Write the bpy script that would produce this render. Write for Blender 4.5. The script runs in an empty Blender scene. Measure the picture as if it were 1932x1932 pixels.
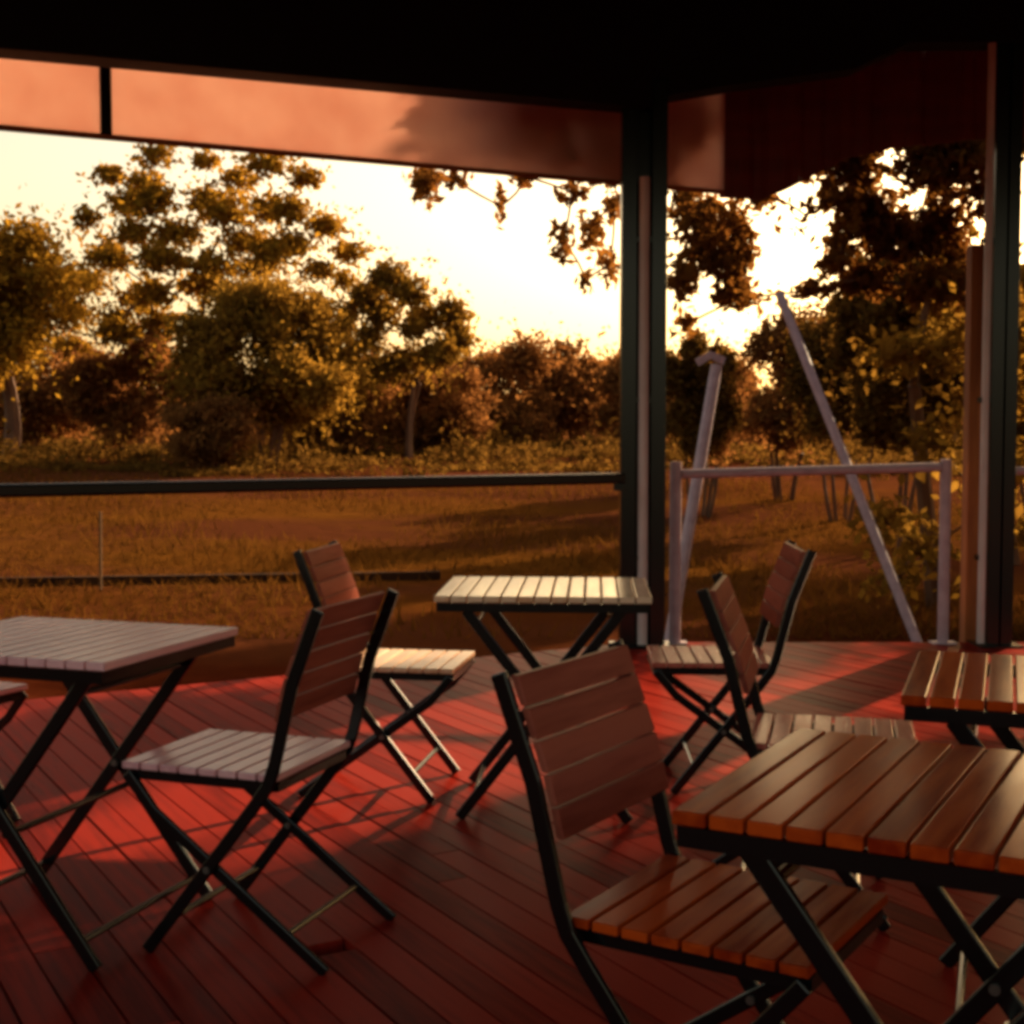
import bpy, bmesh, math, random
import numpy as np
from mathutils import Vector, Matrix, Quaternion

random.seed(7)
R = math.radians
sc = bpy.context.scene
col = sc.collection

# ------------------------------------------------------------------ camera
EYE = 1.224
FPX, YH = 2571.0, 818.0                       # focal length and horizon in a 1932 px frame
cam_d = bpy.data.cameras.new("camera")
cam_d.sensor_fit = 'HORIZONTAL'
cam_d.angle = 2 * math.atan(966 / FPX)
cam_d.clip_start = 0.05
cam_d.clip_end = 3000
cam = bpy.data.objects.new("camera", cam_d)
cam.location = (0, 0, EYE)
cam.rotation_euler = (R(90) - math.atan((966 - YH) / FPX), 0, 0)
col.objects.link(cam)
sc.camera = cam


def at(px, py, Y):
    """real place at depth Y of something seen at (px, py)"""
    return Vector(((px - 966) / FPX * Y, Y, EYE + (YH - py) / FPX * Y))


# ------------------------------------------------------------------ light
E_SUN, AZ = R(18), math.atan2(0.60, 0.80)      # azimuth clockwise from +Y
to_sun = Vector((math.sin(AZ) * math.cos(E_SUN), math.cos(AZ) * math.cos(E_SUN), math.sin(E_SUN)))
w = bpy.data.worlds.new("World")
sc.world = w
w.use_nodes = True
nt = w.node_tree
bg = nt.nodes['Background']
sky = nt.nodes.new('ShaderNodeTexSky')
sky.sky_type = 'NISHITA'
sky.sun_disc = False
sky.sun_elevation = E_SUN
sky.sun_rotation = AZ
sky.air_density = 1.0
sky.dust_density = 4.0
sky.ozone_density = 0.3
warm = nt.nodes.new('ShaderNodeMix')
warm.data_type = 'RGBA'
warm.blend_type = 'MULTIPLY'
warm.inputs[0].default_value = 1.0
warm.inputs[7].default_value = (1.0, 0.80, 0.56, 1)
nt.links.new(sky.outputs[0], warm.inputs[6])
nt.links.new(warm.outputs[2], bg.inputs[0])
bg.inputs[1].default_value = 0.10
sd = bpy.data.lights.new("sun", 'SUN')
sd.energy = 5.0
sd.angle = R(0.9)
sd.color = (1.0, 0.72, 0.42)
so = bpy.data.objects.new("sun", sd)
so.rotation_euler = (-to_sun).to_track_quat('-Z', 'Y').to_euler()
so.location = to_sun * 60
col.objects.link(so)
sc.view_settings.view_transform = 'Standard'
sc.view_settings.look = 'None'
sc.view_settings.exposure = 1.6
sc.view_settings.gamma = 1.0
sc.cycles.max_bounces = 6
sc.cycles.filter_width = 4.0


# ------------------------------------------------------------------ materials
def mat(name, color, rough=0.6, var=None, scale=8.0, metallic=0.0, coat=0.0, bump=0.0, spec=0.5, stretch=(1, 1, 1)):
    m = bpy.data.materials.new(name)
    m.use_nodes = True
    n = m.node_tree
    b = n.nodes['Principled BSDF']
    b.inputs['Roughness'].default_value = rough
    b.inputs['Metallic'].default_value = metallic
    b.inputs['Specular IOR Level'].default_value = spec
    b.inputs['Coat Weight'].default_value = coat
    b.inputs['Coat Roughness'].default_value = 0.15
    b.inputs['Base Color'].default_value = (*color, 1)
    if var:
        tc = n.nodes.new('ShaderNodeTexCoord')
        mp = n.nodes.new('ShaderNodeMapping')
        mp.inputs['Scale'].default_value = stretch
        nz = n.nodes.new('ShaderNodeTexNoise')
        nz.inputs['Scale'].default_value = scale
        nz.inputs['Detail'].default_value = 6
        rp = n.nodes.new('ShaderNodeValToRGB')
        rp.color_ramp.elements[0].position = 0.3
        rp.color_ramp.elements[1].position = 0.7
        rp.color_ramp.elements[0].color = (*var, 1)
        rp.color_ramp.elements[1].color = (*color, 1)
        n.links.new(tc.outputs['Object'], mp.inputs[0])
        n.links.new(mp.outputs[0], nz.inputs['Vector'])
        n.links.new(nz.outputs[0], rp.inputs[0])
        n.links.new(rp.outputs[0], b.inputs['Base Color'])
        if bump:
            bp = n.nodes.new('ShaderNodeBump')
            bp.inputs['Strength'].default_value = bump
            bp.inputs['Distance'].default_value = 0.01
            n.links.new(nz.outputs[0], bp.inputs['Height'])
            n.links.new(bp.outputs[0], b.inputs['Normal'])
    return m


def wood_mat(name, c1, c2, rough, grain, coat=0.0, bump=0.15, spec=0.4):
    """each separate board (mesh island) gets its own tone; grain stretched along one axis"""
    m = mat(name, c1, rough, coat=coat, spec=spec)
    n = m.node_tree
    b = n.nodes['Principled BSDF']
    g = n.nodes.new('ShaderNodeNewGeometry')
    tc = n.nodes.new('ShaderNodeTexCoord')
    mp = n.nodes.new('ShaderNodeMapping')
    mp.inputs['Scale'].default_value = grain
    nz = n.nodes.new('ShaderNodeTexNoise')
    nz.inputs['Scale'].default_value = 1.0
    nz.inputs['Detail'].default_value = 8
    n.links.new(tc.outputs['Object'], mp.inputs[0])
    n.links.new(mp.outputs[0], nz.inputs['Vector'])
    add = n.nodes.new('ShaderNodeMath')
    add.operation = 'MULTIPLY_ADD'
    add.inputs[1].default_value = 0.65
    n.links.new(g.outputs['Random Per Island'], add.inputs[0])
    n.links.new(nz.outputs[0], add.inputs[2])
    rp = n.nodes.new('ShaderNodeValToRGB')
    rp.color_ramp.elements[0].position = 0.48
    rp.color_ramp.elements[1].position = 1.0
    rp.color_ramp.elements[0].color = (*c2, 1)
    rp.color_ramp.elements[1].color = (*c1, 1)
    n.links.new(add.outputs[0], rp.inputs[0])
    n.links.new(rp.outputs[0], b.inputs['Base Color'])
    mr = n.nodes.new('ShaderNodeMapRange')
    mr.inputs[3].default_value = rough - 0.08
    mr.inputs[4].default_value = rough + 0.10
    n.links.new(nz.outputs[0], mr.inputs[0])
    n.links.new(mr.outputs[0], b.inputs['Roughness'])
    bp = n.nodes.new('ShaderNodeBump')
    bp.inputs['Strength'].default_value = bump
    bp.inputs['Distance'].default_value = 0.0015
    n.links.new(nz.outputs[0], bp.inputs['Height'])
    n.links.new(bp.outputs[0], b.inputs['Normal'])
    return m


def leaf_mat(name, c1, c2, trans=0.45, clump=1.2):
    m = bpy.data.materials.new(name)
    m.use_nodes = True
    n = m.node_tree
    n.nodes.remove(n.nodes['Principled BSDF'])
    out = n.nodes['Material Output']
    g = n.nodes.new('ShaderNodeNewGeometry')
    nz = n.nodes.new('ShaderNodeTexNoise')
    nz.inputs['Scale'].default_value = clump
    n.links.new(g.outputs['Position'], nz.inputs['Vector'])
    ad = n.nodes.new('ShaderNodeMath')
    ad.operation = 'MULTIPLY_ADD'
    ad.inputs[1].default_value = 0.5
    n.links.new(g.outputs['Random Per Island'], ad.inputs[0])
    n.links.new(nz.outputs[0], ad.inputs[2])
    rp = n.nodes.new('ShaderNodeValToRGB')
    rp.color_ramp.elements[0].position = 0.45
    rp.color_ramp.elements[1].position = 1.0
    rp.color_ramp.elements[0].color = (*c2, 1)
    rp.color_ramp.elements[1].color = (*c1, 1)
    n.links.new(ad.outputs[0], rp.inputs[0])
    d = n.nodes.new('ShaderNodeBsdfDiffuse')
    t = n.nodes.new('ShaderNodeBsdfTranslucent')
    mx = n.nodes.new('ShaderNodeMixShader')
    mx.inputs[0].default_value = trans
    for x in (d, t):
        n.links.new(rp.outputs[0], x.inputs[0])
    n.links.new(d.outputs[0], mx.inputs[1])
    n.links.new(t.outputs[0], mx.inputs[2])
    n.links.new(mx.outputs[0], out.inputs[0])
    return m


def sheet_mat(name, c1, c2, trans):
    m = leaf_mat(name, c1, c2, trans, clump=5.0)
    return m


M = {}
M['steel'] = mat('black_painted_steel', (0.003, 0.003, 0.0035), 0.22, spec=0.45)
M['bolt'] = mat('worn_steel_bolt', (0.18, 0.16, 0.15), 0.35, metallic=0.8)
M['roof'] = mat('black_roof_paint', (0.006, 0.006, 0.007), 0.7, var=(0.004, 0.004, 0.005), scale=3, spec=0.2)
M['slat'] = wood_mat('oiled_hardwood_slats', (0.50, 0.066, 0.008), (0.22, 0.016, 0.003), 0.17, (40, 4, 40), spec=0.02, bump=0.03)
M['seat'] = wood_mat('oiled_seat_slats', (0.44, 0.12, 0.040), (0.22, 0.045, 0.014), 0.22, (40, 4, 40), spec=0.10, bump=0.03)
M['back'] = wood_mat('dark_red_back_slats', (0.36, 0.095, 0.062), (0.20, 0.042, 0.028), 0.3, (40, 4, 40), spec=0.005, bump=0.03)
M['pale'] = wood_mat('pale_sky_sheen_slats', (0.84, 0.45, 0.48), (0.64, 0.29, 0.33), 0.24, (40, 4, 40), spec=0.25, bump=0.03)  # sky sheen on the left table and left seats put into the colour
M['honey'] = wood_mat('honey_sky_glare_slats', (0.92, 0.62, 0.42), (0.72, 0.37, 0.20), 0.16, (40, 4, 40), spec=0.5, bump=0.03)  # cream glare of the far table and its left seat painted in
M['pink'] = wood_mat('pink_sky_sheen_slats', (0.66, 0.20, 0.15), (0.40, 0.075, 0.055), 0.24, (40, 4, 40), spec=0.05, bump=0.03)  # pinker seats: reflected sky mixed into the wood colour
M['deck'] = wood_mat('red_hardwood_decking', (0.26, 0.019, 0.011), (0.10, 0.0045, 0.0025), 0.30, (3, 45, 45), spec=0.005, bump=0.05)
M['galv'] = mat('galvanised_steel', (0.50, 0.36, 0.42), 0.5, var=(0.38, 0.26, 0.31), scale=14)
M['pipe'] = mat('pale_painted_pipe', (0.60, 0.52, 0.52), 0.4, var=(0.48, 0.40, 0.41), scale=5)
M['maroon'] = mat('dark_red_timber', (0.16, 0.018, 0.012), 0.6, var=(0.10, 0.010, 0.008), scale=2, stretch=(1, 1, 6))
M['timber'] = mat('orange_brown_timber', (0.34, 0.11, 0.025), 0.7, var=(0.22, 0.06, 0.015), scale=4, stretch=(8, 8, 1))
M['fascia'] = sheet_mat('salmon_sheet', (0.90, 0.64, 0.54), (0.82, 0.52, 0.43), 0.60)
M['bark'] = mat('rough_bark', (0.16, 0.07, 0.03), 0.9, var=(0.07, 0.025, 0.012), scale=6, bump=0.6, stretch=(1, 1, 0.25))
M['leaf_olive'] = leaf_mat('olive_leaves', (0.32, 0.170, 0.024), (0.14, 0.068, 0.012), 0.5, 0.9)
M['leaf_gold'] = leaf_mat('golden_leaves', (0.40, 0.210, 0.022), (0.18, 0.092, 0.012), 0.5, 0.8)
M['leaf_brown'] = leaf_mat('brown_scrub_leaves', (0.30, 0.125, 0.034), (0.15, 0.058, 0.019), 0.45, 0.7)
M['leaf_dusk'] = leaf_mat('dusky_olive_leaves', (0.17, 0.085, 0.016), (0.075, 0.034, 0.008), 0.4, 0.9)
M['leaf_near'] = leaf_mat('near_tree_leaves', (0.24, 0.098, 0.018), (0.10, 0.034, 0.008), 0.55, 1.6)
M['straw'] = leaf_mat('straw_grass', (0.12, 0.049, 0.009), (0.085, 0.031, 0.006), 0.3, 0.6)
M['rust'] = mat('rusty_edging', (0.06, 0.024, 0.010), 0.95, spec=0.05, var=(0.02, 0.008, 0.005), scale=5)
M['yellow'] = mat('yellow_stake', (0.15, 0.065, 0.010), 0.9, var=(0.12, 0.05, 0.008), scale=6)


# ------------------------------------------------------------------ mesh helpers
class MB:
    def __init__(s):
        s.v, s.f = [], []

    def quadbox(s, pts):
        """eight corners: four below, four above, same winding"""
        b = len(s.v)
        s.v += [tuple(p) for p in pts]
        s.f += [(b + 3, b + 2, b + 1, b), (b + 4, b + 5, b + 6, b + 7)]
        for i in range(4):
            j = (i + 1) % 4
            s.f.append((b + i, b + j, b + 4 + j, b + 4 + i))

    def box(s, x0, x1, y0, y1, z0, z1):
        s.quadbox([(x0, y0, z0), (x1, y0, z0), (x1, y1, z0), (x0, y1, z0),
                   (x0, y0, z1), (x1, y0, z1), (x1, y1, z1), (x0, y1, z1)])

    def bar(s, pts, wa, wb, side=(0, 1, 0)):
        """rectangular bar swept along a polyline: wb along 'side', wa across"""
        pts = [Vector(p) for p in pts]
        side = Vector(side).normalized()
        rings = []
        for i, p in enumerate(pts):
            d = (pts[min(i + 1, len(pts) - 1)] - pts[max(i - 1, 0)]).normalized()
            sd_ = (side - d * side.dot(d)).normalized()
            u = d.cross(sd_)
            b = len(s.v)
            for a, c in ((-1, -1), (1, -1), (1, 1), (-1, 1)):
                s.v.append(tuple(p + u * (a * wa / 2) + sd_ * (c * wb / 2)))
            rings.append(b)
        for a, b in zip(rings, rings[1:]):
            for i in range(4):
                j = (i + 1) % 4
                s.f.append((a + i, a + j, b + j, b + i))
        a, b = rings[0], rings[-1]
        s.f += [(a + 3, a + 2, a + 1, a), (b, b + 1, b + 2, b + 3)]

    def tube(s, pts, rad, n=8):
        pts = [Vector(p) for p in pts]
        if not hasattr(rad, '__len__'):
            rad = [rad] * len(pts)
        rings = []
        for i, p in enumerate(pts):
            d = (pts[min(i + 1, len(pts) - 1)] - pts[max(i - 1, 0)]).normalized()
            h = Vector((0, 0, 1)) if abs(d.z) < 0.9 else Vector((1, 0, 0))
            u = d.cross(h).normalized()
            v = d.cross(u)
            b = len(s.v)
            for k in range(n):
                a = 2 * math.pi * k / n
                s.v.append(tuple(p + (u * math.cos(a) + v * math.sin(a)) * rad[i]))
            rings.append(b)
        for a, b in zip(rings, rings[1:]):
            for k in range(n):
                j = (k + 1) % n
                s.f.append((a + k, a + j, b + j, b + k))
        s.f.append(tuple(rings[0] + k for k in reversed(range(n))))
        s.f.append(tuple(rings[-1] + k for k in range(n)))

    def build(s, name, m, parent=None, bevel=0.0, smooth=False):
        me = bpy.data.meshes.new(name)
        me.from_pydata(s.v, [], s.f)
        bm = bmesh.new()
        bm.from_mesh(me)
        bmesh.ops.recalc_face_normals(bm, faces=bm.faces)
        bm.to_mesh(me)
        bm.free()
        me.materials.append(m)
        if smooth:
            for p in me.polygons:
                p.use_smooth = True
        o = bpy.data.objects.new(name, me)
        col.objects.link(o)
        if parent:
            o.parent = parent
        if bevel:
            md = o.modifiers.new("bevel", 'BEVEL')
            md.width = bevel
            md.segments = 2
            md.limit_method = 'ANGLE'
        return o


def tag(o, label=None, cat=None, group=None, kind=None):
    if label: o['label'] = label
    if cat: o['category'] = cat
    if group: o['group'] = group
    if kind: o['kind'] = kind
    return o


def empty(name, loc=(0, 0, 0), rz=0.0):
    o = bpy.data.objects.new(name, None)
    o.empty_display_size = 0.1
    o.location = loc
    o.rotation_euler = (0, 0, rz)
    col.objects.link(o)
    return o


def copy_tree(o, parent=None):
    c = o.copy()
    col.objects.link(c)
    c.parent = parent
    for ch in list(o.children):
        copy_tree(ch, c)
    return c


# ------------------------------------------------------------------ deck
CX, CY = 0.71, 7.80                              # foot of the corner post
EDGE = Vector((0.863, 0.505, 0)).normalized()    # along the left edge of the deck
INN = Vector((EDGE.y, -EDGE.x, 0))               # from that edge inwards
FRONT_Y = 7.95


def deck_pt(u, v, z=0.0):
    return Vector((CX, CY, z)) + EDGE * u + INN * v


mb = MB()
pitch, gap = 0.096, 0.006
for k in range(-74, 84):
    u0, u1 = k * pitch, (k + 1) * pitch - gap

    def v0(u):
        base = -0.12
        need = (CY + EDGE.y * u - FRONT_Y) / EDGE.x
        return max(base, need)
    vend = 14.0
    cuts = [None]
    vv = [0.0] + sorted(random.uniform(1.5, 11) for _ in range(2)) + [vend]
    for i in range(3):
        a0 = v0(u0) if i == 0 else vv[i] + 0.004
        a1 = v0(u1) if i == 0 else vv[i] + 0.004
        b0 = vv[i + 1]
        if b0 < max(a0, a1) + 0.2:
            continue
        dz = random.uniform(-0.0015, 0.0015)
        q = [deck_pt(u0, a0), deck_pt(u1, a1), deck_pt(u1, b0), deck_pt(u0, b0)]
        mb.quadbox([(p.x, p.y, -0.03 + dz) for p in q] + [(p.x, p.y, dz) for p in q])
dk = mb.build('deck', M['deck'])
# the grain follows the boards
dk.data.transform(Matrix.Rotation(-math.atan2(INN.y, INN.x), 4, 'Z'))
dk.rotation_euler = (0, 0, math.atan2(INN.y, INN.x))
tag(dk, kind='structure')
mb = MB()
a, b = deck_pt(-7.1, -0.135), deck_pt(0.16, -0.135)
mb.bar([(a.x, a.y, -0.14), (b.x, b.y, -0.14)], 0.03, 0.22, side=(0, 0, 1))
mb.bar([(b.x, FRONT_Y + 0.02, -0.14), (9.0, FRONT_Y + 0.02, -0.14)], 0.03, 0.22, side=(0, 0, 1))
tag(mb.build('deck_edge', M['maroon']), kind='structure')

# ------------------------------------------------------------------ ground
def ground_z(x, y):
    t = min(max((y - 12) / 36.0, 0), 1)
    t = t * t * (3 - 2 * t)
    return -0.45 + 1.02 * t + 0.05 * math.sin(x * 0.31 + y * 0.17) * min(1, max(0, (y - 9) / 10))


ys = [-12, -4, 2, 5, 7] + [7 + 0.8 * i for i in range(1, 60)] + [60, 70, 85, 110, 160, 260, 500, 900]
xs = sorted(set([-700, -300, -120, -60] + [i * 1.2 for i in range(-30, 31)] + [60, 120, 300, 700]))
gv = [(x, y, ground_z(x, y) if y < 60 else ground_z(x, 60)) for y in ys for x in xs]
nx = len(xs)
gf = [(j * nx + i, j * nx + i + 1, (j + 1) * nx + i + 1, (j + 1) * nx + i) for j in range(len(ys) - 1) for i in range(nx - 1)]
me = bpy.data.meshes.new('ground')
me.from_pydata(gv, [], gf)
for p in me.polygons:
    p.use_smooth = True
gm = mat('red_earth_and_dry_grass', (0.3, 0.12, 0.03), 1.0, spec=0.0)
n = gm.node_tree
b = n.nodes['Principled BSDF']
tc = n.nodes.new('ShaderNodeTexCoord')
n1 = n.nodes.new('ShaderNodeTexNoise'); n1.inputs['Scale'].default_value = 0.35; n1.inputs['Detail'].default_value = 8
n2 = n.nodes.new('ShaderNodeTexNoise'); n2.inputs['Scale'].default_value = 2.5; n2.inputs['Detail'].default_value = 8
sx = n.nodes.new('ShaderNodeSeparateXYZ')
n.links.new(tc.outputs['Object'], n1.inputs['Vector'])
n.links.new(tc.outputs['Object'], n2.inputs['Vector'])
n.links.new(tc.outputs['Object'], sx.inputs[0])
wob = n.nodes.new('ShaderNodeMath'); wob.operation = 'MULTIPLY_ADD'; wob.inputs[1].default_value = 9.0
n.links.new(n1.outputs[0], wob.inputs[0]); n.links.new(sx.outputs['Y'], wob.inputs[2])
mr = n.nodes.new('ShaderNodeMapRange'); mr.inputs[1].default_value = 10; mr.inputs[2].default_value = 60
n.links.new(wob.outputs[0], mr.inputs[0])
rp = n.nodes.new('ShaderNodeValToRGB')
cr = rp.color_ramp
cr.elements[0].position = 0.0; cr.elements[0].color = (0.05, 0.007, 0.003, 1)
cr.elements[1].position = 1.0; cr.elements[1].color = (0.055, 0.018, 0.008, 1)
for p_, c_ in ((0.10, (0.06, 0.015, 0.005, 1)), (0.20, (0.10, 0.038, 0.006, 1)), (0.42, (0.10, 0.036, 0.007, 1)), (0.55, (0.12, 0.034, 0.014, 1)), (0.7, (0.085, 0.024, 0.009, 1))):
    e = cr.elements.new(p_); e.color = c_
n.links.new(mr.outputs[0], rp.inputs[0])
mx = n.nodes.new('ShaderNodeMix'); mx.data_type = 'RGBA'; mx.blend_type = 'MULTIPLY'; mx.inputs[0].default_value = 0.5
r2 = n.nodes.new('ShaderNodeValToRGB')
r2.color_ramp.elements[0].position = 0.3; r2.color_ramp.elements[0].color = (0.45, 0.4, 0.38, 1)
r2.color_ramp.elements[1].position = 0.65
n.links.new(n2.outputs[0], r2.inputs[0])
n.links.new(rp.outputs[0], mx.inputs[6]); n.links.new(r2.outputs[0], mx.inputs[7])
n3 = n.nodes.new('ShaderNodeTexNoise'); n3.inputs['Scale'].default_value = 0.22; n3.inputs['Detail'].default_value = 5
mp3 = n.nodes.new('ShaderNodeMapping'); mp3.inputs['Scale'].default_value = (0.6, 1.5, 1)
n.links.new(tc.outputs['Object'], mp3.inputs[0]); n.links.new(mp3.outputs[0], n3.inputs['Vector'])
r3 = n.nodes.new('ShaderNodeValToRGB')
r3.color_ramp.elements[0].position = 0.42; r3.color_ramp.elements[0].color = (0, 0, 0, 1)
r3.color_ramp.elements[1].position = 0.6
n.links.new(n3.outputs[0], r3.inputs[0])
mx3 = n.nodes.new('ShaderNodeMix'); mx3.data_type = 'RGBA'
mx3.inputs[7].default_value = (0.065, 0.020, 0.008, 1)
n.links.new(r3.outputs[0], mx3.inputs[0]); n.links.new(mx.outputs[2], mx3.inputs[6])
n.links.new(mx3.outputs[2], b.inputs['Base Color'])
bp = n.nodes.new('ShaderNodeBump'); bp.inputs['Strength'].default_value = 0.6; bp.inputs['Distance'].default_value = 0.1
n.links.new(n2.outputs[0], bp.inputs['Height']); n.links.new(bp.outputs[0], b.inputs['Normal'])
me.materials.append(gm)
gr = bpy.data.objects.new('ground', me)
col.objects.link(gr)
tag(gr, kind='structure')

# ------------------------------------------------------------------ roof, fascia, posts
def line_pt(t, off, z):                           # along the left edge, off metres outwards
    p = Vector((CX, CY, 0)) + EDGE * t - INN * off
    return Vector((p.x, p.y, z))


roof = empty('veranda_roof', (CX, CY, 3.0))
tag(roof, 'black veranda roof with a salmon fascia on one side and a maroon one on the other', 'roof')


def rpart(mb_, name, m, **k):
    o = mb_.build(name, m, **k)
    o.parent = roof
    o.matrix_parent_inverse = Matrix.Translation(-Vector(roof.location))
    return o


def beam_z(t):
    return 3.045 + 0.046 * t


mb = MB()
lo = [line_pt(-8, 0.09, beam_z(-8)), line_pt(0.05, 0.09, beam_z(0)), line_pt(0.05, -0.09, beam_z(0)), line_pt(-8, -0.09, beam_z(-8))]
mb.quadbox(lo + [Vector((p.x, p.y, 3.645)) for p in lo])
rpart(mb, 'beam', M['roof'])
# raked beam over the right-hand bay, stepping up towards its outer end
prof = [(CX + 0.02, 3.09), (1.26, 3.175), (1.92, 3.262), (2.22, 3.405), (9.0, 3.47)]
mb = MB()
for (xa, za), (xb, zb) in zip(prof, prof[1:]):
    mb.quadbox([(xa, 7.75, za), (xb, 7.75, zb), (xb, 7.93, zb), (xa, 7.93, za),
                (xa, 7.75, 3.645), (xb, 7.75, 3.645), (xb, 7.93, 3.645), (xa, 7.93, 3.645)])
rpart(mb, 'beam', M['roof'])
# roof deck: one slab cut to the outline
FA = 0.45
cor = Vector((1.335, 8.69, 0))
pl, pc = line_pt(-8, FA + 0.03, 0), Vector((cor.x, cor.y + 0.04, 0))
outl = [(pl.x, pl.y), (pc.x, pc.y), (9.5, pc.y), (9.5, -0.4), (-6.0, -0.4)]
mb = MB()
nb = len(outl)
mb.v = [(x, y, 3.65) for x, y in outl] + [(x, y, 3.78) for x, y in outl]
mb.f = [tuple(reversed(range(nb))), tuple(range(nb, 2 * nb))] + [(i, (i + 1) % nb, nb + (i + 1) % nb, nb + i) for i in range(nb)]
rpart(mb, 'roof_slab', M['roof'])


def fz(t):
    return 2.732 + 0.0185 * t


jt = -2.86                                        # joint between two sheets


def sheet(t0, t1):
    m_ = MB()
    q = [line_pt(t0, FA, fz(t0)), line_pt(t1, FA, fz(t1)), line_pt(t1, FA - 0.012, fz(t1)), line_pt(t0, FA - 0.012, fz(t0))]
    m_.quadbox(q + [Vector((p.x, p.y, 3.645)) for p in q])
    return rpart(m_, 'fascia', M['fascia'])


sheet(-8.0, jt - 0.012)
sheet(jt + 0.012, 0.98)
mb = MB()
p = line_pt(jt, FA - 0.02, fz(jt) - 0.002)
mb.bar([p, (p.x, p.y, 3.64)], 0.035, 0.05, side=EDGE)
rpart(mb, 'joint_strip', M['roof'])
mb = MB()
p, q = line_pt(-8, FA - 0.006, fz(-8) - 0.012), line_pt(0.98, FA - 0.006, fz(0.98) - 0.012)
mb.bar([p, q], 0.024, 0.03, side=INN)
rpart(mb, 'trim', M['timber'])
prof = [(1352, 380), (1425, 382), (1480, 364), (1535, 334), (1590, 306), (1660, 290), (1760, 278), (1870, 268), (2100, 262), (2700, 258)]
mb = MB()
pp = [at(px, py, 8.70) for px, py in prof]
zs_ = lambda x: next((a.z + (b.z - a.z) * (x - a.x) / (b.x - a.x) for a, b in zip(pp, pp[1:]) if a.x <= x <= b.x), pp[-1].z)
fold = lambda x: 0.030 * math.sin(x * 17) + 0.018 * math.sin(x * 41 + 1)
xa = pp[0].x
while xa < pp[-1].x - 0.05:
    xb = xa + 0.045
    ya, yb = 8.71 + fold(xa), 8.71 + fold(xb)
    mb.quadbox([(xa, ya, zs_(xa)), (xb, yb, zs_(xb)), (xb, yb + 0.012, zs_(xb)), (xa, ya + 0.012, zs_(xa)),
                (xa, ya, 3.645), (xb, yb, 3.645), (xb, yb + 0.012, 3.645), (xa, ya + 0.012, 3.645)])
    xa = xb
o = rpart(mb, 'awning', M['maroon'])
o['label'] = 'dark maroon awning sagging at its left end'

def post(loc, w_, top, label, pipe_dx, pipe_top, pr):
    t = empty('veranda_post', loc)
    tag(t, label, 'post', 'black steel posts holding up the veranda roof')
    m_ = MB()
    h = w_ / 2
    # H section: two flanges and a web, seen from the side
    m_.box(-h, -h + 0.085, -0.07, 0.07, 0.012, top)
    m_.box(h - 0.085, h, -0.07, 0.07, 0.012, top)
    m_.box(-h + 0.085, h - 0.085, 0.02, 0.06, 0.012, top)
    m_.build('shaft', M['steel'], t, bevel=0.004)
    m_ = MB()
    m_.box(-h - 0.05, h + 0.05, -0.12, 0.12, 0.002, 0.012)
    m_.build('base_plate', M['steel'], t)
    m_ = MB()
    m_.tube([(pipe_dx, -0.055, 0.02), (pipe_dx, -0.055, pipe_top)], pr, 12)
    m_.build('downpipe', M['pipe'], t, smooth=False)
    for z in (0.5, 1.4, 2.3):
        m_ = MB()
        m_.box(pipe_dx - pr - 0.012, pipe_dx + pr + 0.012, -0.055 - pr * 0.3, -0.02, z, z + 0.03)
        m_.build('pipe_clip', M['steel'], t)
    return t


post((0.745, 7.80, 0), 0.255, 3.2, 'wide black steel corner post behind the sunlit table, pale pipe down its middle', 0.0, 2.66, 0.030)
post((2.80, 7.84, 0), 0.15, 3.46, 'narrow black steel post near the right edge, pale pipe along its left side', -0.105, 3.42, 0.022)
# orange timber batten beside the right post
t = empty('timber_post', (2.72, 8.02, -0.40))
tag(t, 'orange brown timber post just left of the narrow black post', 'post')
m_ = MB(); m_.box(-0.055, 0.055, -0.05, 0.05, 0.0, 2.72); m_.build('shaft', M['timber'], t, bevel=0.006)

# hand rail along the left edge
t = empty('handrail', (CX, CY, 0.97))
tag(t, 'dark metal handrail running along the left deck edge into the corner post', 'railing')
m_ = MB()
d = EDGE
a = -d * 8 + Vector((0, 0, 0)); b = -d * 0.06
m_.bar([a, b], 0.062, 0.055, side=INN)
m_.build('rail', M['steel'], t, bevel=0.012)
m_ = MB()
for s_ in (-0.12,):
    p = -d * 0.12
    m_.box(p.x - 0.03, p.x + 0.03, p.y - 0.03, p.y + 0.03, -0.07, -0.032)
m_.build('bracket', M['steel'], t)
t = empty('handrail', (2.9, 7.84, 0.98))
tag(t, 'short pale handrail stub leaving the narrow post at the right edge', 'railing')
m_ = MB(); m_.tube([(0, 0, 0.03), (3.0, 0, 0.03)], 0.024, 10); m_.build('rail', M['galv'], t)
m_ = MB(); m_.tube([(1.4, 0, -0.97), (1.4, 0, 0.008)], 0.022, 10); m_.build('leg', M['galv'], t)

# pale hoop of railing between the two posts
t = empty('metal_railing', (0.95, 7.9, 0))
tag(t, 'pale grey metal railing hoop between the two black posts', 'railing')
L0, L1 = 0.0, 1.565
for x_, top in ((L0, 1.06), (L1, 1.075)):
    m_ = MB(); m_.tube([(x_, 0, 0.006), (x_, 0, top)], 0.034 if x_ == L0 else 0.032, 12); m_.build('leg', M['galv'], t)
    m_ = MB(); m_.box(x_ - 0.07, x_ + 0.07, -0.05, 0.05, 0.0015, 0.010); m_.build('foot_plate', M['galv'], t)
m_ = MB(); m_.tube([(L0 + 0.036, 0, 0.99), (L1 - 0.034, 0, 1.03)], 0.027, 12); m_.build('top_rail', M['galv'], t)

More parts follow.
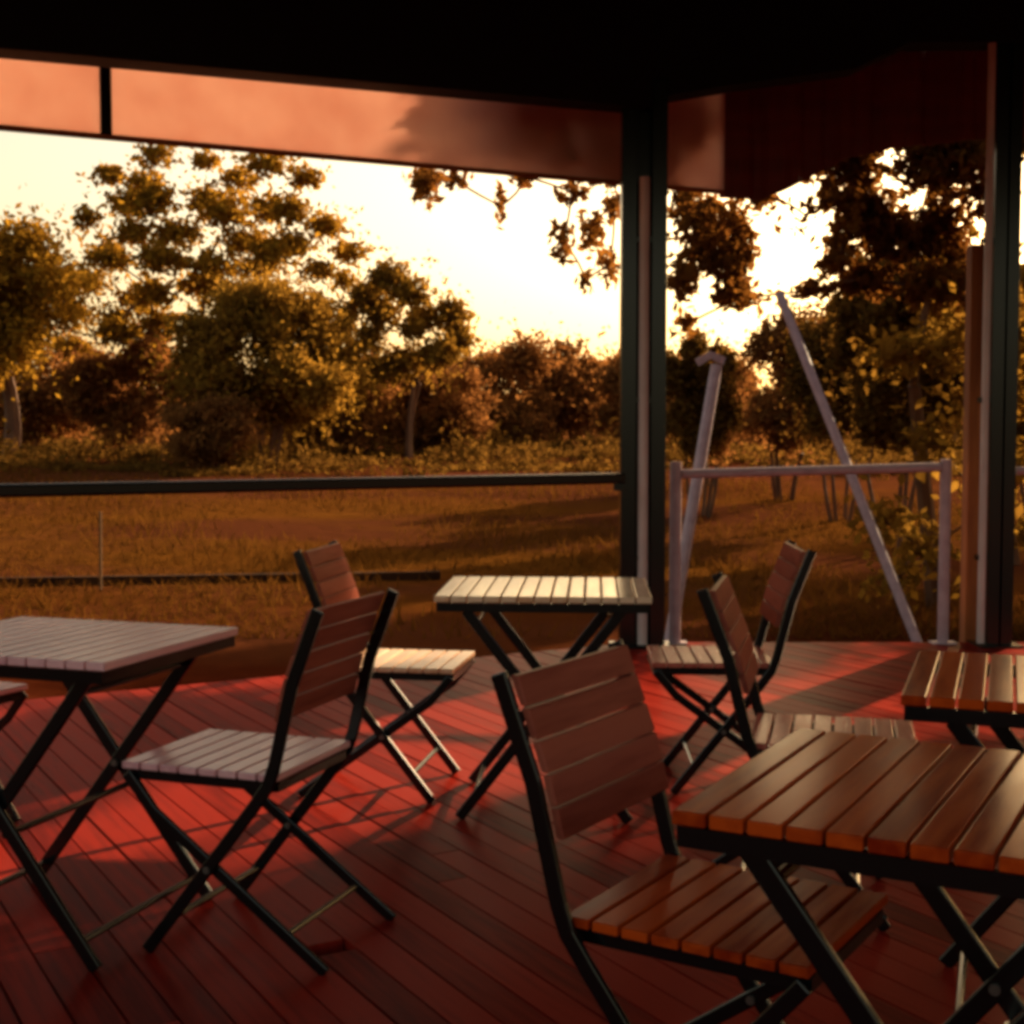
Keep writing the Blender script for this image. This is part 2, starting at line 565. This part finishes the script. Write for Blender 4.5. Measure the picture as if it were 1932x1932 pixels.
# two leaning poles in the yard
def pole(name, a, b, r, label, cap=False):
    a, b = Vector(a), Vector(b)
    t = empty(name, a)
    tag(t, label, 'pole')
    m_ = MB(); m_.tube([(0, 0, 0), b - a], r, 12); m_.build('shaft', M['galv'], t)
    m_ = MB(); m_.tube([(0, 0, -0.02), (0, 0, 0.04)], r * 1.7, 12); m_.build('footing', M['galv'], t)
    if cap:
        c = b - a
        m_ = MB(); m_.bar([c + Vector((-0.15, 0, 0.02)), c + Vector((-0.05, 0, 0.08)), c + Vector((0.06, 0, 0.03))], 0.06, 0.06)
        m_.build('bracket', M['galv'], t)
    return t


Yp = 10.3
pa = at(1262, 1225, Yp); pb = at(1350, 690, Yp + 0.3)
pole('leaning_pole', (pa.x, Yp, -0.45), pb, 0.045, 'shorter pale metal pole leaning right with a bracket on top', True)
pa = at(1745, 1240, Yp); pb = at(1466, 555, Yp + 0.9)
pole('leaning_pole', (pa.x, Yp, -0.45), pb, 0.038, 'long pale metal pole leaning left into the tree branches')

# ------------------------------------------------------------------ furniture
def chair_profile(z):
    """x of the back post at height z"""
    pts = [(-0.289, 0.833), (-0.222, 0.66), (-0.165, 0.431), (0.171, 0.0)]
    for (xa, za), (xb, zb) in zip(pts, pts[1:]):
        if zb <= z <= za:
            return xa + (xb - xa) * (za - z) / (za - zb)
    return pts[-1][0]


HW = 0.201


def retone(thing, part, key):
    """another wood on one copy's part; the mesh stays shared"""
    for ch in thing.children:
        if key and ch.name.split('.')[0] == part:
            ch.material_slots[0].link = 'OBJECT'
            ch.material_slots[0].material = M[key]



def make_chair():
    t = empty('bistro_chair')
    for s in (-1, 1):
        m_ = MB()
        y = s * HW
        zs = [0.833, 0.79, 0.74, 0.66, 0.56, 0.47]
        pts = [(chair_profile(z), y, z) for z in zs] + [(-0.158, y, 0.425), (-0.12, y, 0.373), (0.171, y, 0.004)]
        m_.bar(pts, 0.030, 0.012, side=(0, 1, 0))
        m_.build('back_post', M['steel'], t, bevel=0.003)
        m_ = MB()
        y2 = s * (HW - 0.018)
        m_.bar([(0.232, y2, 0.420), (0.16, y2, 0.335), (-0.292, y2, 0.004)], 0.028, 0.012, side=(0, 1, 0))
        m_.build('leg', M['steel'], t, bevel=0.003)
    m_ = MB()
    for s in (-1, 1):
        m_.bar([(-0.165, s * (HW - 0.034), 0.418), (0.235, s * (HW - 0.034), 0.418)], 0.026, 0.014, side=(0, 1, 0))
    m_.bar([(0.232, -HW + 0.03, 0.416), (0.232, HW - 0.03, 0.416)], 0.022, 0.012, side=(1, 0, 0))
    m_.bar([(-0.163, -HW + 0.03, 0.416), (-0.163, HW - 0.03, 0.416)], 0.022, 0.012, side=(1, 0, 0))
    m_.build('seat_frame', M['steel'], t)
    m_ = MB()
    ns = 8
    wd = 0.418 / ns
    for i in range(ns):
        x0 = -0.172 + i * wd
        m_.box(x0, x0 + wd - 0.006, -HW + 0.010, HW - 0.010, 0.432, 0.449)
    m_.build('seat', M['slat'], t, bevel=0.003)
    m_ = MB()
    nbk = 5
    ht = 0.262 / nbk
    for i in range(nbk):
        z0 = 0.572 + i * ht
        z1 = z0 + ht - 0.004
        xa, xb = chair_profile(z0) + 0.016, chair_profile(z1) + 0.016
        yy = HW - 0.008
        m_.quadbox([(xa, -yy, z0), (xa + 0.015, -yy, z0), (xa + 0.015, yy, z0), (xa, yy, z0),
                    (xb, -yy, z1), (xb + 0.015, -yy, z1), (xb + 0.015, yy, z1), (xb, yy, z1)])
    m_.build('backrest', M['back'], t, bevel=0.003)
    m_ = MB()
    m_.tube([(-0.19, -HW + 0.02, 0.079), (-0.19, HW - 0.02, 0.079)], 0.008, 8)
    m_.build('stretcher', M['steel'], t)
    m_ = MB()
    m_.tube([(0.10, -HW, 0.091), (0.10, HW, 0.091)], 0.008, 8)
    m_.build('stretcher', M['steel'], t)
    for s in (-1, 1):
        m_ = MB()
        m_.tube([(0.0013, s * (HW - 0.03), 0.217), (0.0013, s * (HW + 0.010), 0.217)], 0.008, 10)
        m_.build('bolt', M['bolt'], t)
    return t


CG = 'folding chairs around the bistro tables'
spots = [
    ((-0.635, 3.29, 0), 2.80, 'folding chair on the left with its dark back to the middle, facing the pale table'),
    ((-0.40, 4.68, 0), -0.165, 'folding chair with a bright cream seat, left of the sunlit table'),
    ((0.330, 2.225, 0), -0.565, 'largest, nearest folding chair, back lit mauve, facing the big right table'),
    ((0.725, 4.76, 0), 3.10, 'folding chair facing the sunlit table from its right side, by the corner post'),
    ((0.805, 3.53, 0), -0.24, 'folding chair with dark back nearly edge on, seat just above the foreground table'),
    ((-1.80, 4.12, 0), -0.45, 'folding chair cut off by the left edge, only a pale seat corner in view'),
]
proto = make_chair()
chairs = []
for i, (loc, rz, lab) in enumerate(spots):
    o = proto if i == 0 else copy_tree(proto)
    o.location = loc
    o.rotation_euler = (0, 0, rz)
    tag(o, lab, 'chair', CG)
    chairs.append(o)

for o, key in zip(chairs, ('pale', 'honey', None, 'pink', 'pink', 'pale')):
    retone(o, 'seat', key)

TL, TW, TH = 0.68, 0.584, 0.72


def make_table():
    t = empty('bistro_table')
    m_ = MB()
    ns = 13
    wd = TL / ns
    for i in range(ns):
        x0 = -TL / 2 + i * wd
        m_.box(x0, x0 + wd - 0.005, -TW / 2, TW / 2, TH - 0.020, TH)
    m_.build('tabletop', M['slat'], t, bevel=0.003)
    m_ = MB()
    zc = TH - 0.036
    for s in (-1, 1):
        m_.bar([(-TL / 2 + 0.006, s * (TW / 2 - 0.012), zc), (TL / 2 - 0.013, s * (TW / 2 - 0.012), zc)], 0.028, 0.016, side=(0, 1, 0))
    for s in (-1, 1):
        m_.bar([(s * (TL / 2 - 0.02), -TW / 2 + 0.021, zc), (s * (TL / 2 - 0.02), TW / 2 - 0.021, zc)], 0.026, 0.014, side=(1, 0, 0))
    m_.build('frame', M['steel'], t)
    for s in (-1, 1):
        m_ = MB()
        y = s * (TW / 2 - 0.045)
        m_.bar([(-0.245, y, zc - 0.015), (0.27, y, 0.004)], 0.034, 0.014, side=(0, 1, 0))
        m_.build('leg', M['steel'], t, bevel=0.003)
        m_ = MB()
        y = s * (TW / 2 - 0.062)
        m_.bar([(0.245, y, zc - 0.015), (-0.27, y, 0.004)], 0.034, 0.014, side=(0, 1, 0))
        m_.build('leg', M['steel'], t, bevel=0.003)
    for x, z, yy in ((0.225, 0.062, TW / 2 - 0.04), (-0.225, 0.062, TW / 2 - 0.058), (0.02, 0.29, TW / 2 - 0.05), (-0.21, 0.63, TW / 2 - 0.04), (0.21, 0.63, TW / 2 - 0.058)):
        m_ = MB()
        m_.tube([(x, -yy, z), (x, yy, z)], 0.009, 8)
        m_.build('stretcher', M['steel'], t)
    for s in (-1, 1):
        m_ = MB()
        m_.tube([(0, s * (TW / 2 - 0.075), 0.353), (0, s * (TW / 2 - 0.030), 0.353)], 0.009, 10)
        m_.build('bolt', M['bolt'], t)
    return t


TG = 'slatted bistro tables on the deck'
tspots = [
    ((-1.124, 3.36, 0), -0.323, 'pale pinkish slatted table cut off by the left edge'),
    ((0.114, 4.485, 0), -0.060, 'sunlit cream slatted table in front of the corner post'),
    ((0.652, 1.897, 0), -0.497, 'large orange brown slatted table in the right foreground'),
    ((1.17, 2.764, 0), -0.349, 'orange brown slatted table cut off by the right edge, behind the foreground table'),
]
proto = make_table()
tables = []
for i, (loc, rz, lab) in enumerate(tspots):
    o = proto if i == 0 else copy_tree(proto)
    o.location = loc
    o.rotation_euler = (0, 0, rz)
    tag(o, lab, 'table', TG)
    tables.append(o)

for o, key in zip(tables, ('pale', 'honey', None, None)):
    retone(o, 'tabletop', key)

# ------------------------------------------------------------------ vegetation
rng = np.random.default_rng(11)


def leaves_mesh(name, m, clumps, parent):
    """clumps: (centre, (rx, ry, rz), n, leaf length); leaves drawn towards the shell of each clump"""
    allv = []
    for c, rad, cnt, ll in clumps:
        d = rng.normal(size=(cnt, 3))
        d /= np.linalg.norm(d, axis=1)[:, None]
        r = rng.random(cnt) ** 0.45
        # ragged outline
        r *= 0.8 + 0.35 * np.sin(d[:, 0] * 7 + c[0]) * np.cos(d[:, 2] * 6 + c[1])
        p = np.array(c)[None, :] + d * r[:, None] * np.array(rad)[None, :]
        a = rng.normal(size=(cnt, 3)); a[:, 2] -= 0.35
        a /= np.linalg.norm(a, axis=1)[:, None]
        b = np.cross(a, rng.normal(size=(cnt, 3)))
        b /= np.linalg.norm(b, axis=1)[:, None]
        L = ll * (0.6 + 0.8 * rng.random(cnt))[:, None]
        W = L * 0.26
        allv.append(np.stack([p - a * L / 2, p + b * W, p + a * L / 2, p - b * W], axis=1).reshape(-1, 3))
    v = np.concatenate(allv).astype(np.float32)
    nv = len(v); nf = nv // 4
    me = bpy.data.meshes.new(name)
    me.vertices.add(nv); me.vertices.foreach_set('co', v.ravel())
    me.loops.add(nv); me.loops.foreach_set('vertex_index', np.arange(nv, dtype=np.int32))
    me.polygons.add(nf)
    me.polygons.foreach_set('loop_start', np.arange(0, nv, 4, dtype=np.int32))
    me.polygons.foreach_set('loop_total', np.full(nf, 4, dtype=np.int32))
    me.update(calc_edges=True)
    me.materials.append(m)
    o = bpy.data.objects.new(name, me)
    col.objects.link(o)
    o.parent = parent
    return o


def limb(mb_, a, b, r0, r1, sag=0.15, seg=5):
    a, b = Vector(a), Vector(b)
    L = (b - a).length
    off = Vector((random.uniform(-1, 1), random.uniform(-1, 1), random.uniform(-0.3, 0.6))) * sag * L
    pts, rad = [], []
    for i in range(seg + 1):
        t_ = i / seg
        pts.append(a.lerp(b, t_) + off * math.sin(t_ * math.pi) * 0.5)
        rad.append(r0 + (r1 - r0) * t_)
    mb_.tube(pts, rad, 7)


def tree(name, label, cat, base, clumps, m, trunk_r=0.18, stems=1, fork=0.35, group=None, loose=0.12):
    """clumps given in world places; trunk forks to reach every clump"""
    bz = ground_z(base[0], base[1])
    root = Vector((base[0], base[1], bz))
    t = empty(name, root)
    tag(t, label, cat, group)
    loc = [((c[0] - root.x, c[1] - root.y, c[2] - root.z), r_, n_, l_) for c, r_, n_, l_ in clumps]
    if loose:
        big = []
        for c, r_, n_, l_ in loc:
            big.append((c, tuple(v * 2.1 for v in r_), max(6, int(n_ * loose)), l_ * 0.9))
        loc_all = loc + big
    else:
        loc_all = loc
    leaves_mesh('crown', m, loc_all, t)
    mb_ = MB()
    cen = Vector((sum(c[0][0] for c in loc) / len(loc), sum(c[0][1] for c in loc) / len(loc), sum(c[0][2] for c in loc) / len(loc)))
    tr = trunk_r / math.sqrt(stems)
    nodes = []
    for s in range(stems):
        a = Vector((random.uniform(-1, 1), random.uniform(-1, 1), 0)) * 0.25 * (stems > 1)
        a.z = -0.1
        f = Vector((cen.x * fork + a.x * 2.2, cen.y * fork + a.y * 2.2, max(0.25, cen.z * (fork + 0.2))))
        limb(mb_, a, f, tr * 1.15, tr * 0.7, 0.10)
        nodes.append((f, tr * 0.62))
    f0 = sum((q[0] for q in nodes), Vector()) / len(nodes)
    for c in sorted(loc, key=lambda c: (Vector(c[0]) - f0).length):
        p = Vector(c[0])
        q = min(nodes, key=lambda q: (q[0] - p).length * (1.6 if q[1] < tr * 0.12 else 1))
        r1 = max(0.012, q[1] * 0.6)
        limb(mb_, q[0], p, q[1] * 0.8, r1, 0.22)
        nodes.append((p, r1))
    mb_.build('trunk', M['bark'], t)
    return t


def W3(px, py, Y, dy=0.0):
    v = at(px, py, Y)
    return (v.x, v.y + dy, v.z)


def blob_clumps(cx, cy, rx, ry, Y, k, n, ll, frac=0.42, depth=1.0):
    """k sub-clumps spread through an ellipse seen at (cx, cy)"""
    s = Y / FPX
    out = []
    for i in range(k):
        a = random.uniform(0, 2 * math.pi)
        q = math.sqrt(random.random()) * (1 - frac * 0.7)
        px, py = cx + math.cos(a) * q * rx, cy + math.sin(a) * q * ry
        r_ = frac * random.uniform(0.7, 1.25)
        out.append((W3(px, py, Y, random.uniform(-1, 1) * rx * s * 0.6 * depth), (rx * s * r_, rx * s * r_, ry * s * r_), n, ll))
    return out


# far-left dense tree
tree('gum_tree', 'dense olive tree at the left edge of the view', 'tree', at(20, 860, 40)[:2],
     blob_clumps(10, 565, 175, 170, 40, 34, 520, 0.22), M['leaf_gold'], 0.25)
# big open crown behind
def puffs(lst, Y, ll, dens, dy):
    return [(W3(px, py, Y, random.uniform(-dy, dy)), (rx * Y / FPX, rx * Y / FPX * 0.8, ry * Y / FPX), int(rx * ry * dens), ll) for px, py, rx, ry in lst]


pf = [(190, 320, 30, 22), (260, 335, 36, 20), (320, 310, 34, 26), (385, 300, 28, 18), (440, 330, 36, 24), (520, 330, 42, 24), (585, 345, 34, 22),
      (240, 380, 38, 28), (310, 395, 44, 36), (380, 375, 38, 34), (440, 410, 46, 36), (500, 390, 36, 30), (560, 410, 40, 30), (615, 430, 44, 26), (655, 470, 36, 22),
      (275, 450, 42, 26), (350, 450, 44, 26), (470, 460, 54, 24), (560, 470, 42, 26), (330, 500, 52, 30), (420, 510, 54, 26), (230, 500, 42, 24), (190, 470, 30, 30),
      (160, 530, 40, 26), (250, 560, 42, 26), (310, 560, 40, 26), (130, 590, 36, 22), (240, 630, 44, 26), (390, 540, 54, 26), (600, 510, 34, 20), (180, 420, 26, 22), (120, 650, 34, 20), (300, 610, 40, 30), (220, 600, 30, 20), (480, 500, 44, 24), (530, 490, 40, 24), (640, 520, 26, 20)]
tree('gum_tree', 'tall open crowned tree with sky showing through, behind the round bush', 'tree', at(395, 850, 46)[:2],
     puffs([(a_, b_, c_ * 1.3, d_ * 1.25) for a_, b_, c_, d_ in pf], 46, 0.25, 0.27, 1.6), M['leaf_gold'], 0.20, fork=0.45)
# round multi-stemmed bush
cl = blob_clumps(505, 672, 205, 152, 38, 60, 700, 0.17, 0.32)
tree('mulga_bush', 'large round olive bush on several stems, left of centre', 'bush', at(500, 870, 38)[:2], cl, M['leaf_olive'], 0.16, stems=6, fork=0.18)
# darker tree right of it
pf = [(690, 560, 40, 36), (735, 530, 42, 36), (780, 560, 40, 34), (720, 590, 44, 34), (800, 600, 36, 30), (850, 590, 38, 36), (865, 640, 34, 36), (830, 670, 44, 34),
      (700, 640, 34, 34), (770, 680, 50, 34), (720, 700, 50, 34), (650, 600, 28, 40), (780, 625, 26, 26)]
tree('mulga_bush', 'dark upright tree with sky gaps, right of the round bush', 'tree', at(760, 860, 42)[:2], puffs([(a_, b_, c_ * 1.15, d_ * 1.15) for a_, b_, c_, d_ in pf], 42, 0.19, 0.5, 0.8), M['leaf_olive'], 0.14, stems=3)

# scrub behind and between
SG = 'scrub bushes beyond the dry grass'
scrub = [
    (70, 725, 170, 115, 50, 'wide brown scrub bush below the dense left tree'),
    (250, 725, 140, 118, 47, 'brown scrub bush just left of the round bush'),
    (390, 790, 110, 75, 36, 'small brown scrub at the foot of the round bush'),
    (640, 745, 135, 112, 44, 'brown scrub filling the gap between round bush and dark tree'),
    (810, 760, 130, 95, 46, 'brown scrub under the dark upright tree'),
    (950, 735, 135, 118, 52, 'reddish scrub right of the dark upright tree'),
    (1090, 730, 135, 112, 55, 'reddish scrub just left of the corner post'),
    (1225, 745, 110, 110, 50, 'scrub showing on both sides of the corner post'),
    (1340, 755, 95, 100, 30, 'brown scrub behind the shorter leaning pole'),
    (1480, 710, 125, 150, 27, 'brown scrub behind the long leaning pole'),
]
for px, py, rx, ry, Y, lab in scrub:
    tree('scrub_bush', lab, 'bush', at(px, 860, Y)[:2], blob_clumps(px, py + 12, rx, ry, Y, 34, 480, 0.0044 * Y, 0.34), M['leaf_brown'], 0.09, stems=3, fork=0.2, group=SG)
for px, py, rx, ry, Y, lab in (
        (1320, 740, 95, 120, 24, 'olive bush just right of the corner post, behind the shorter pole'),
        (1590, 700, 120, 165, 23, 'brownish olive bush between the long leaning pole and the narrow black post')):
    tree('olive_shrub', lab, 'bush', at(px, 860, Y)[:2], blob_clumps(px, py, rx, ry, Y, 44, 420, 0.11, 0.28), M['leaf_dusk'], 0.07, stems=4, fork=0.2)
# tall olive shrubs on the right, nearer
tree('olive_shrub', 'tall olive shrub left of the narrow black post', 'bush', at(1700, 860, 19)[:2],
     blob_clumps(1700, 650, 145, 215, 19, 60, 420, 0.12, 0.26), M['leaf_dusk'], 0.07, stems=4, fork=0.2)
tree('olive_shrub', 'olive shrub at the right edge behind the narrow black post', 'bush', at(1960, 860, 17)[:2],
     blob_clumps(1950, 680, 150, 230, 17, 40, 320, 0.14, 0.26), M['leaf_olive'], 0.07, stems=4, fork=0.2)


def far_scrub():
    root = empty('distant_scrub', (0, 78, 0.5))
    tag(root, 'low brown scrub far off along the skyline', 'scrub', kind='stuff')
    cl = []
    for i in range(300):
        Y = random.uniform(68, 92)
        X = random.uniform(-0.6, 0.6) * Y
        h = random.uniform(1.6, 3.0) + 0.8 * math.sin(X * 0.21)
        cl.append(((X, Y - 78, h * 0.55), (random.uniform(1.5, 3.2), 1.6, h), 150, 0.62))
    o = leaves_mesh('far_foliage', M['leaf_brown'], cl, root)
    o['kind'] = 'stuff'


far_scrub()


def undergrowth():
    root = empty('undergrowth', (0, 40, 0.4))
    tag(root, 'low brown undergrowth at the foot of the trees', 'undergrowth', kind='stuff')
    cl = []
    for i in range(420):
        Y = random.uniform(33, 50)
        X = random.uniform(-0.5, 0.5) * Y
        h = random.uniform(0.2, 0.75) * (0.7 + 0.5 * math.sin(X * 0.5 + Y))
        cl.append(((X, Y - 40, ground_z(X, Y) - 0.4 + h * 0.5), (random.uniform(0.6, 1.5), 0.7, h), 110, 0.17))
    o = leaves_mesh('low_foliage', M['leaf_dusk'], cl, root)
    o['kind'] = 'stuff'


undergrowth()

# near tree over the corner of the roof
Yn = 12.0
cl = []
hang = [  # px, py, rx, ry, leaves
    (812, 372, 36, 40, 120), (800, 330, 45, 25, 50), (860, 345, 40, 25, 45), (945, 385, 14, 45, 40), (985, 350, 40, 25, 50),
    (1060, 470, 30, 50, 60), (1075, 380, 45, 25, 50), (1120, 430, 40, 55, 90), (1150, 500, 28, 55, 60), (1100, 540, 22, 25, 25), (1160, 380, 25, 40, 60),
    (1300, 440, 55, 65, 190), (1290, 530, 45, 40, 90), (1350, 500, 50, 60, 170), (1390, 420, 40, 60, 180), (1300, 610, 40, 35, 60), (1410, 560, 60, 30, 110),
    (1400, 340, 70, 50, 330), (1500, 300, 90, 50, 420), (1600, 310, 90, 70, 480), (1640, 400, 75, 70, 420), (1720, 330, 90, 80, 480), (1700, 440, 90, 70, 420),
    (1790, 420, 70, 100, 420), (1560, 385, 45, 25, 90), (1580, 450, 25, 40, 70), (1540, 545, 70, 20, 110), (1650, 520, 70, 40, 250), (1760, 540, 80, 50, 300),
    (1400, 470, 30, 60, 160), (1330, 470, 60, 60, 220), (1290, 390, 40, 50, 160), (1270, 540, 30, 60, 130), (1385, 520, 40, 50, 150), (1590, 400, 30, 60, 100), (1560, 500, 40, 30, 90), (1430, 380, 30, 40, 90), (1500, 420, 60, 70, 40), (1370, 560, 40, 35, 110), (1340, 400, 40, 40, 120), (1600, 470, 40, 60, 130), (1850, 350, 60, 120, 300), (1830, 520, 60, 70, 260), (1480, 240, 110, 50, 420), (1650, 230, 130, 60, 480), (1800, 260, 80, 70, 420), (1300, 330, 50, 50, 150), (1330, 250, 70, 50, 220),
]
for px, py, rx, ry, n_ in hang:
    s = Yn / FPX
    cl.append((W3(px, py, Yn, random.uniform(-0.5, 0.5)), (rx * s, 0.35, ry * s), int(n_ * (2.6 if px > 1600 else 2.2 if px > 1290 and n_ > 200 else 1.5)), 0.095))
def along_sun(xe, ze, y):
    """a place at depth y on the sun ray that passes (xe, 12, ze)"""
    return (xe + 0.75 * (y - 12), y, ze + 0.406 * (y - 12))


# upper crown, above what the roof lets one see: it shades the fascia near the corner
for i in range(90):
    cl.append((along_sun(random.uniform(3.85, 5.2), random.uniform(3.75, 5.0), random.uniform(11.0, 12.8)), (0.36, 0.36, 0.28), 240, 0.095))
for i in range(75):
    xe = 2.6 + 1.4 * math.sqrt(random.random())
    cl.append((along_sun(xe, random.uniform(4.1, 5.0), random.uniform(10.4, 11.4)), (0.11, 0.11, 0.07), 50, 0.085))
for i in range(44):
    t_ = 1.0 - 1.3 * random.random()
    p = line_pt(t_, FA + random.uniform(0.08, 0.15), random.uniform(2.80, 3.5))
    cl.append(((p.x, p.y, p.z), (0.11, 0.045, 0.09), 150, 0.065))
for i in range(40):
    p = line_pt(random.uniform(-0.65, 1.0), FA + random.uniform(0.08, 0.16), random.uniform(2.80, 3.5))
    cl.append(((p.x, p.y, p.z), (0.15, 0.05, 0.13), 300, 0.07))
tree('gum_tree', 'near tree with dark drooping leaves over the veranda corner', 'tree', (4.05, 12.9), cl, M['leaf_near'], 0.085, fork=0.3, loose=0)
# unseen row of trees added on the right to darken reflections
for i, (x_, y_, h_, lab) in enumerate((
        (17.0, 4.0, 6.0, 'added unseen tree well out to the right of the deck, nearest of the side row'), (18.5, 9.5, 6.0, 'second tree in the unseen row added right of the deck'),
        (20.0, 15.5, 5.8, 'third tree in the unseen row added right of the deck'), (20.5, 22.0, 6.0, 'fourth tree in the unseen row added right of the deck'),
        (17.5, 30.0, 6.5, 'farthest tree in the unseen row added right of the deck'))):
    c2 = []
    for k in range(60):
        c2.append(((x_ + random.uniform(-2.4, 2.4), y_ + random.uniform(-3.0, 3.0), random.uniform(0.3, h_)), (0.9, 0.9, 0.7), 120, 0.30))
    tree('added_side_tree', lab, 'tree', (x_, y_), c2, M['leaf_olive'], 0.16, stems=2, fork=0.3, group='unseen trees added right of the deck to darken reflections')
cl = []


for i in range(240):  # added unseen crown, shaped along sun rays to leave a lit deck strip
    xe, y_ = random.uniform(4.4, 12.5), random.uniform(11.4, 14.4)
    low = 3.55 if xe < 5.3 else max(1.5, 3.45 - 0.54 * (xe - 5.4))
    ze = random.uniform(low + 0.45, low + 3.2)
    cl.append((along_sun(xe, ze, y_), (0.6, 0.6, 0.45), 150, 0.22))
tree('sun_blocker_tree', 'unseen broad tree added to block sun, out to the right of the deck', 'tree', (9.3, 13.2), cl, M['leaf_olive'], 0.22, fork=0.3)
cl = []
for i in range(70):  # shrub part out of view added to keep sun off the far deck
    xe, y_ = random.uniform(3.3, 9.0), random.uniform(11.6, 13.2)
    top = 2.9 - 0.33 * (xe - 3.7)
    ze = random.uniform(-0.3, max(0.2, top - 0.3))
    x_, yy_, z_ = along_sun(xe, ze, y_)
    cl.append(((x_, yy_, max(z_, -0.2)), (0.4, 0.4, 0.32), 130, 0.13))
tree('olive_shrub', 'wide olive shrub beside the narrow black post, its unseen end added to shade the deck', 'bush', (5.4, 12.6), cl, M['leaf_olive'], 0.08, stems=5, fork=0.2)

# dry grass
def grass():
    N = 26000
    Y = 11 + 30 * rng.random(N) ** 1.3
    X = (rng.random(N) * 2 - 1) * (Y * 0.42)
    Z = np.array([ground_z(a_, b_) for a_, b_ in zip(X, Y)])
    keep = np.sin(X * 0.9 + Y * 0.35) + np.sin(X * 0.37 - Y * 0.6) + rng.normal(size=N) * 0.5 > -0.55
    X, Y, Z = X[keep], Y[keep], Z[keep]
    N = len(X)
    h = 0.07 + 0.16 * rng.random(N) * (0.6 + 0.4 * np.sin(X * 1.3 + Y * 0.7))
    lean = rng.normal(size=(N, 2)) * 0.09
    a_ = rng.random(N) * 6.28
    wd = 0.010 + 0.0004 * Y
    dx, dy = np.cos(a_) * wd, np.sin(a_) * wd
    v = np.stack([np.stack([X - dx, Y - dy, Z - 0.02], 1), np.stack([X + dx, Y + dy, Z - 0.02], 1), np.stack([X + lean[:, 0], Y + lean[:, 1], Z + h], 1)], 1).reshape(-1, 3).astype(np.float32)
    me = bpy.data.meshes.new('dry_grass')
    nv = len(v); nf = nv // 3
    me.vertices.add(nv); me.vertices.foreach_set('co', v.ravel())
    me.loops.add(nv); me.loops.foreach_set('vertex_index', np.arange(nv, dtype=np.int32))
    me.polygons.add(nf)
    me.polygons.foreach_set('loop_start', np.arange(0, nv, 3, dtype=np.int32))
    me.polygons.foreach_set('loop_total', np.full(nf, 3, dtype=np.int32))
    me.update(calc_edges=True)
    me.materials.append(M['straw'])
    o = bpy.data.objects.new('dry_grass', me)
    col.objects.link(o)
    tag(o, 'dry straw coloured grass across the yard', 'grass', kind='stuff')


grass()

# low dark edging across the grass and a thin yellow stake
a = at(-60, 1108, 14.6); b = at(830, 1085, 15.2)
m_ = MB()
m_.bar([(a.x, a.y, ground_z(a.x, a.y) + 0.03), (b.x, b.y, ground_z(b.x, b.y) + 0.03)], 0.10, 0.12, side=(0, 0, 1))
tag(m_.build('garden_edging', M['rust'], bevel=0.01), 'low dark edging running across the dry grass', 'edging')
s_ = at(186, 1100, 14.2)
m_ = MB()
gz = ground_z(s_.x, s_.y)
m_.tube([(s_.x, s_.y, gz - 0.05), (s_.x + 0.01, s_.y, gz + 0.82)], 0.016, 8)
tag(m_.build('stake', M['yellow']), 'thin yellow stake standing in the grass on the left', 'stake')
